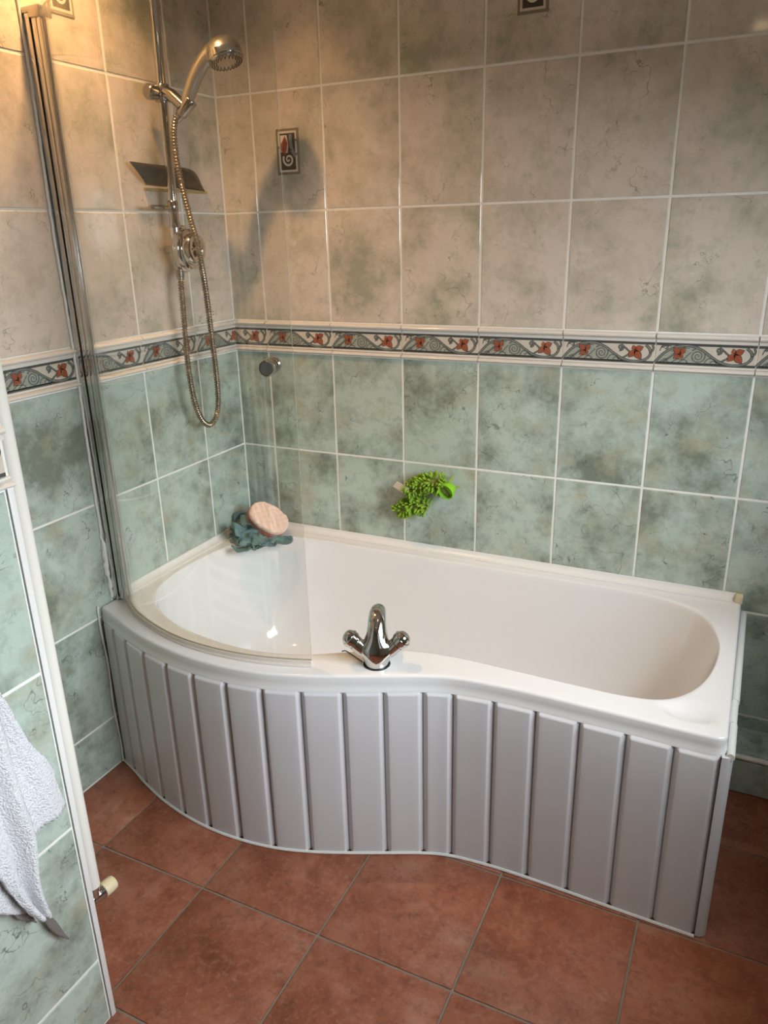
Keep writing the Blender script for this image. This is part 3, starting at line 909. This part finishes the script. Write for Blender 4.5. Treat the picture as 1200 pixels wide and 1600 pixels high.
MB().lathe([(.013, .0465), (.020, .0462), (.023, .043), (.0235, .030), (.0215, .012), (.0215, .001)], hc, fn, 36).build('spray_face', M_CHROME_W, hs, True, 35)
a_ = Vector((0, 0, 1)).cross(fn).normalized(); b_ = fn.cross(a_)
mb = MB()
for (r, n) in ((.040, 26), (.034, 22), (.028, 16)):
    for k in range(n):
        an = 2 * math.pi * k / n
        mb.lathe([(.020, .0016), (.0255, .0013), (.026, .0003)], hc + (a_ * math.cos(an) + b_ * math.sin(an)) * r, fn, 6)
mb.build('nozzles', M_BLACK, hs)['kind'] = 'stuff'
MB().lathe([(0, .0105), (.006, .0125), (.020, .0118), (.030, .009)], hb + hd * .006, -hd, 18).build('hose_nut', M_CHROME_W, hs)
# hose: pixel guides with a believable distance from the wall for each
hp = [bp(275, 180, 0, .108), bp(272, 205, 0, .098), bp(275, 245, 0, .100), bp(284, 290, 0, .105), bp(297, 340, 0, .124), bp(307, 375, 0, .138), bp(313, 405, 0, .138), bp(321, 450, 0, .122), bp(330, 520, 0, .100), bp(338, 585, 0, .088), bp(341, 625, 0, .080), bp(338, 650, 0, .074), bp(328, 664, 0, .068), bp(315, 655, 0, .064), bp(304, 628, 0, .062), bp(295, 580, 0, .060), bp(290, 530, 0, .060), bp(286, 480, 0, .060), np.array([RX, RY, 1.418])]
D = catmull(hp, 1500)
Lh = float(np.sum(np.linalg.norm(np.diff(D, axis=0), axis=1)))
per = .0080
nr = int(Lh / per)
DD = resample(D, nr * 4 + 1)
MB().tube(DD, [(.0064, .0092, .0092, .0064)[i % 4] for i in range(len(DD))], 12).build('hose', M_HOSE, hs, True, 80)

# ---------------------------------------------------------------- dark tray behind the rail
ty_ = empty('shower_tray', (0, -.25, 1.67), 'dark smoked curved tray with a yellow lower edge behind the shower rail', 'tray')
top = [bp(203, 252, 0, .034), bp(235, 256, 0, .036), bp(270, 260, 0, .036), bp(292, 263, 0, .036), bp(304, 269, 0, .034), bp(312, 281, 0, .026), bp(317, 294, 0, .012)]
bot = [bp(228, 289, 0, .008), bp(245, 291, 0, .008), bp(270, 293, 0, .008), bp(290, 295, 0, .008), bp(300, 296, 0, .008), bp(308, 297, 0, .008), bp(317, 298, 0, .008)]
T_ = catmull(top, 30); B_ = catmull(bot, 30)
v, f = [], []
for i in range(30):
    for k in range(8):
        t = k / 7
        p = B_[i] * (1 - t) + T_[i] * t
        v.append(p + np.array([.008 * math.sin(math.pi * t), 0, -.006 * math.sin(math.pi * t)]))
for i in range(29):
    for k in range(7):
        q = i * 8 + k
        f.append((q, q + 8, q + 9, q + 1))
o = link('bowl', mesh('bowl', v, f, M_SMOKE, None, True, 80), ty_)
md = o.modifiers.new('thick', 'SOLIDIFY'); md.thickness = .003
y0, y1 = bp(226, 292, 0, .006), bp(322, 303, 0, .006)
MB().box((.0005, y0[1], y0[2] - .010), (.012, y1[1], y0[2] - .002), 0, .001).build('edge_bar', M_BRASS, ty_)

# ---------------------------------------------------------------- netting, sponge
rnd = random.Random(11)
nb = MB()
spots = [(372, 838, .545), (378, 822, .560), (384, 806, .585), (380, 845, .545), (392, 850, .545), (388, 832, .562), (398, 842, .555), (410, 846, .548), (425, 848, .546), (440, 843, .545), (376, 830, .575), (392, 815, .590), (404, 850, .542), (386, 856, .540)]
for s, (pu, pv, pz_) in enumerate(spots):
    L_, W_ = rnd.uniform(.07, .10), rnd.uniform(.045, .075)
    az = rnd.uniform(0, 2 * math.pi); tilt = rnd.uniform(-.2, 1.2)
    ph = [rnd.uniform(0, 6.28) for _ in range(4)]
    cx = bp(pu, pv, 2, pz_)
    nu, nv = 20, 12
    v, f = [], []
    for i in range(nu):
        for j in range(nv):
            u, q = (i / (nu - 1) - .5), (j / (nv - 1) - .5)
            k_ = math.sqrt(max(.15, 1 - 3.0 * u * u))
            zz_ = .012 * math.sin(7 * u + ph[0]) * math.cos(4 * q + ph[1]) + .004 * math.sin(14 * u + ph[2]) + .003 * math.sin(11 * q + 6 * u + ph[3])
            p = Vector((u * L_, q * W_ * k_ + .012 * math.sin(7 * u + ph[1]), zz_))
            p = Matrix.Rotation(az, 3, 'Z') @ Matrix.Rotation(tilt, 3, 'X') @ p
            pz = max(p.z + cx[2], RIM + .0040 + .012 * max(0, .03 - p.x - cx[0]) / .03)
            if s in (7, 8, 9, 12): pz = min(pz, RIM + .016)
            v.append((max(p.x + cx[0], .006), min(p.y + cx[1], -.030), pz))
    for i in range(nu - 1):
        for j in range(nv - 1):
            q = i * nv + j
            f.append((q, q + nv, q + nv + 1, q + 1))
    nb.add(v, f)
o = nb.build('bath_puff', M_NET, None, True, 180)
tag(o, 'crumpled teal netting bath puff in the corner of the bath rim', 'bath puff')
md = o.modifiers.new('thick', 'SOLIDIFY'); md.thickness = .0012

sp = empty('bath_sponge', (.15, -.12, RIM), 'oval peach sponge with dimpled face leaning on the teal netting', 'sponge')
c0 = Vector(bp(421, 809, 1, -.105))
toc = (Vector(CAM) - c0).normalized()
nrm = (toc * .85 + Vector(_M @ np.array([.34, .36, 0]))).normalized()
imx = (_M @ np.array([1, 0, 0]))
ex = Vector(imx); ex = (ex - nrm * ex.dot(nrm)).normalized()
ey = nrm.cross(ex)
ang = R(-22)
ex, ey = ex * math.cos(ang) + ey * math.sin(ang), -ex * math.sin(ang) + ey * math.cos(ang)
def sponge_pt(r, a, h):
    ra, rb = .074, .050
    return c0 + ex * (ra * r * math.copysign(abs(math.cos(a)) ** .85, math.cos(a))) + ey * (rb * r * math.copysign(abs(math.sin(a)) ** .85, math.sin(a))) + nrm * h
seg = 80
rr = []
for (r, h) in ((.90, -.044), (.97, -.040), (1.0, -.034), (1.0, -.010)):
    rr.append([sponge_pt(r, 2 * math.pi * k / seg, h) for k in range(seg)])
back = MB().rings(rr)
back.build('sponge_back', M_SPONGE_B, sp, True, 70)
rr = []
for (r, h) in ((.995, -.012), (.995, -.004), (.98, .002), (.93, .005), (.85, .006), (.80, .006), (.74, .006), (.68, .006), (.62, .006), (.56, .006), (.50, .006), (.44, .006), (.38, .006), (.32, .006), (.26, .006), (.20, .006), (.12, .006), (.04, .006)):
    row = []
    for k in range(seg):
        a = 2 * math.pi * k / seg
        x, y = .072 * r * math.cos(a), .05 * r * math.sin(a)
        wv = .0048 * math.sin(x / .0135 * math.pi + .6) * math.sin(y / .0125 * math.pi + .9)
        edge = min(1, max(0, (h + .006) / .010))
        row.append(sponge_pt(r * (1 + .018 * math.sin(9 * a) * edge), a, h + wv * edge))
    rr.append(row)
MB().rings(rr).build('sponge_face', M_SPONGE_F, sp, True, 70)

# ---------------------------------------------------------------- green chenille mitt on the back wall
mt = empty('wash_mitt', (.70, -.02, .66), 'lime green chenille wash mitt hanging on the sage tiles', 'wash mitt')
def wpt(u, v, y): return Vector(bp(u, v, 1, y))
def lobe(path_px, radii, y):
    pts = [wpt(u, v, y) for u, v in path_px]
    Q = catmull([tuple(p) + (r,) for p, r in zip(pts, radii)], 16)
    return Q
up_l = lobe([(636, 768), (650, 760), (668, 755), (684, 755), (697, 762), (704, 773)], [.014, .021, .026, .029, .031, .024], -.038)
lo_l = lobe([(620, 799), (632, 794), (645, 790), (658, 789), (668, 795)], [.010, .020, .024, .025, .020], -.028)
for Q, nm in ((up_l, 'upper_fold'), (lo_l, 'lower_fold')):
    MB().tube([q[:3] for q in Q], [q[3] * .70 for q in Q], 14).build(nm, M_OLIVE, mt, True, 80)  # body darkened to olive: shade between the tufts put into its colour
rnd = random.Random(3)
def pile(Q, n, skip, name):
    mb = MB()
    got = 0
    while got < n:
        t = rnd.random() * (len(Q) - 1.001)
        i = int(t); fr_ = t - i
        q = Q[i] * (1 - fr_) + Q[i + 1] * fr_
        c = Vector(q[:3]); r = q[3] * .68
        tg = Vector(Q[i + 1][:3] - Q[i][:3]).normalized()
        a = Vector((0, -1, 0)); a = (a - tg * a.dot(tg)).normalized(); b = tg.cross(a)
        an = rnd.uniform(-2.2, 2.2)
        d = (a * math.cos(an) + b * math.sin(an) + tg * rnd.uniform(-.35, .35)).normalized()
        p = c + (a * math.cos(an) + b * math.sin(an)) * r
        if skip(p): continue
        ln = rnd.uniform(.015, .023)
        d2 = (d + Vector((0, 0, -.30)) + Vector((rnd.uniform(-.15, .15), rnd.uniform(-.1, .1), rnd.uniform(-.15, .15)))).normalized()
        e = p + d * ln * .5 + d2 * ln * .5
        e.y = min(e.y, -.006)
        m_ = p + d * ln * .5; m_.y = min(m_.y, -.006)
        mb.tube([p - d * .003, m_, p + (e - p) * .85, e], [.0028, .0036, .0034, .0014], 6)
        got += 1
    o = mb.build(name, M_GREEN, mt, True, 80)
    o['kind'] = 'stuff'
cuff = wpt(696, 769, -.068)
pile(up_l, 210, lambda p: (Vector((p.x, 0, p.z)) - Vector((cuff.x, 0, cuff.z))).length < .024 and p.y < -.030, 'chenille_pile')
pile(lo_l, 150, lambda p: p.z < .672 and p.y < -.035, 'chenille_pile')
cn = (Vector(CAM) - cuff).normalized() * .8 + Vector((-.42, -.1, -.50)); cn.normalize()
MB().lathe([(-.012, .0262), (-.002, .0275), (.002, .0262), (.000, .0240), (-.014, .0225), (-.030, .019), (-.036, .010), (-.037, .001)], cuff, cn, 28).build('cuff', M_GREENF, mt, True, 80)
MB().tube(catmull([wpt(613, 796, -.026), wpt(622, 784, -.040), wpt(634, 774, -.052), wpt(648, 768, -.060)], 20), .0036, 8).build('edge_band', M_OLIVE, mt)
q = [wpt(614, 760, -.040), wpt(620, 752, -.042), wpt(640, 763, -.062), wpt(630, 771, -.060)]
o = link('label_tag', mesh('label_tag', q, [(0, 3, 2, 1)], M_LABEL, None, False), mt)
md = o.modifiers.new('thick', 'SOLIDIFY'); md.thickness = .0015
MB().lathe([(0, .016), (.003, .015), (.008, .006), (.020, .004)], (.70, 0, .755), (0, -1, 0)).build('suction_hook', M_PLAST, mt)

# ---------------------------------------------------------------- towel on the projecting wall
tw = empty('hand_towel', (.62, -1.60, .40), 'white terry towel hanging down the tiled partition wall', 'towel')
def sheet(name, left, right, xs, rows, cols, fold, mat=M_TOWEL, th=.007, seed=1):
    rn = random.Random(seed)
    Lc = catmull([tuple(bp(u, v, 0, xs)) for u, v in left], rows)
    Rc = catmull([tuple(bp(u, v, 0, xs)) for u, v in right], rows)
    v, f = [], []
    for i in range(rows):
        for j in range(cols):
            t = j / (cols - 1)
            p = Lc[i] * (1 - t) + Rc[i] * t
            dx = fold(t, i / (rows - 1)) + rn.uniform(-.0012, .0012)
            v.append((max(NIBX + .008, xs + dx), p[1], p[2]))
    for i in range(rows - 1):
        for j in range(cols - 1):
            q = i * cols + j
            f.append((q, q + 1, q + cols + 1, q + cols))
    o = link(name, mesh(name, v, f, mat, None, True, 180), tw)
    md = o.modifiers.new('thick', 'SOLIDIFY'); md.thickness = th; md.offset = 0
    return o
# rear corner that spreads to the side
sheet('corner_fold', [(-90, 1040), (-50, 1140), (-30, 1190), (-5, 1245), (20, 1285), (44, 1306)], [(-28, 1040), (6, 1098), (40, 1158), (74, 1192), (90, 1230), (102, 1258)], .612, 44, 40,
      lambda t, s: .006 * math.sin(7 * t + 3 * s) + .012 * (1 - t), seed=2)
# main hanging fall
sheet('front_fall', [(-170, 1020), (-120, 1120), (-75, 1230), (-30, 1330), (8, 1385), (36, 1418), (62, 1437)], [(-60, 1000), (-2, 1118), (12, 1150), (26, 1200), (42, 1250), (60, 1300), (62, 1370), (77, 1428)], .636, 70, 44,
      lambda t, s: .012 * math.sin(9 * t + 1.2) * (1 - .5 * s) - .004 * max(0, t - .8) / .2 + .006 * math.sin(14 * t + 5 * s), seed=5)
# lower layer behind it, seen at the left
sheet('back_fall', [(-190, 1180), (-170, 1280), (-150, 1360), (-130, 1420)], [(-10, 1230), (2, 1300), (22, 1380), (48, 1428)], .612, 40, 30,
      lambda t, s: .008 * math.sin(8 * t + 2), seed=6)
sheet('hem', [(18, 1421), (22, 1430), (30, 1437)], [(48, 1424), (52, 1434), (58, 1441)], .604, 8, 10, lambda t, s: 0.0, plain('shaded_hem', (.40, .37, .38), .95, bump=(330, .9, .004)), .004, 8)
sheet('taupe_strip', [(66, 1436), (76, 1451), (89, 1461), (106, 1467)], [(76, 1427), (88, 1441), (98, 1455), (106, 1465)], .602, 12, 5, lambda t, s: .002, M_PLAIN_TAUPE, .002, 9)  # flat taupe tapered strip below the towel's lower corner
# hook above (outside the picture) that carries the towel
hk = empty('towel_hook', (NIBX, -1.66, 1.02), 'chrome robe hook fixed to the tiled partition above the towel', 'hook')
MB().lathe([(0, .022), (.006, .022), (.008, .010)], (NIBX - .0005, -1.66, 1.02), (1, 0, 0)).build('plate', M_CHROME, hk)
MB().tube(catmull([(NIBX + .004, -1.66, 1.02), (NIBX + .03, -1.66, 1.005), (NIBX + .05, -1.66, 1.005), (NIBX + .062, -1.66, 1.025)], 16), .006, 10).build('hook_arm', M_CHROME, hk)
sheet('gathered_top', [(-235, 770), (-215, 880), (-190, 980), (-170, 1060)], [(-215, 760), (-150, 860), (-90, 960), (-40, 1050)], .630, 30, 24, lambda t, s: .012 * math.sin(16 * t) * (.4 + s * .6), seed=12)

# ---------------------------------------------------------------- towel radiator behind the partition
ra = empty('towel_radiator', (.30, -1.37, .28), 'white ladder towel radiator on the end face of the partition wall', 'radiator')
PX, PY, PR = .5365, -1.370, .0155
for x in (PX, .075):
    MB().lathe([(0, .012), (.003, PR), (1.297, PR), (1.300, .012)], (x, PY, .282), (0, 0, 1), 20).build('post', plain('radiator_enamel', (.80, .77, .70), .3) if x == PX else bpy.data.materials['radiator_enamel'], ra)
M_RAD = bpy.data.materials['radiator_enamel']
for z in [.34 + .058 * k for k in range(21) if k not in (6, 13)]:
    MB().tube([(PX, PY, z), (.075, PY, z)], .0105, 12).build('rung', M_RAD, ra)
for z in (.42, 1.45):
    for x in (.16, .46):
        MB().tube([(x, NIBY + .001, z), (x, PY, z)], .008, 10).build('bracket', M_RAD, ra)
vz = .262
va = MB()
va.lathe([(0, .0115), (.022, .0115), (.024, .014), (.036, .014)], (PX, PY, vz - .014), (0, 0, 1), 16)
va.lathe([(-.0415, .010), (-.012, .0105), (0, .0130), (.012, .0135), (.014, .0150), (.020, .0150)], (PX, PY, vz - .010), (.10, 1, 0), 16)
valve = va.build('valve', M_CHROME, ra, True, 35)
MB().lathe([(.020, .0150), (.021, .0165), (.038, .0165), (.047, .0155), (.049, .0140), (.049, .001)], (PX, PY, vz - .010), (.10, 1, 0), 14).build('valve_cap', M_CREAM, valve, True, 35)

# ---------------------------------------------------------------- ceiling spotlights
where = ['above the shower end of the bath', 'in front of the partition wall', 'over the middle of the bath front', 'by the door end of the room']
for (x, y, en), wh in zip(SPOTS, where):
    e = empty('ceiling_spotlight', (x, y, ZC), 'recessed silver-rimmed ceiling spotlight ' + wh, 'spotlight', 'ceiling spotlights')
    MB().lathe([(0, .030), (0, .045), (.006, .043), (.008, .034), (.002, .030)], (x, y, ZC - .0005), (0, 0, -1)).build('rim', M_SATIN, e)
    MB().lathe([(.0, .028), (.004, .026), (.006, .001)], (x, y, ZC - .0005), (0, 0, -1)).build('bulb', M_LAMP, e)
    sd = bpy.data.lights.new('spot', 'SPOT')
    sd.energy = en
    sd.color = (1.0, 0.54, 0.21)
    sd.spot_size = R(140); sd.spot_blend = 1.0
    sd.shadow_soft_size = 0.022
    so = bpy.data.objects.new('spot_light', sd)
    COL.objects.link(so)
    so.parent = e
    so.location = (0, 0, -.015)
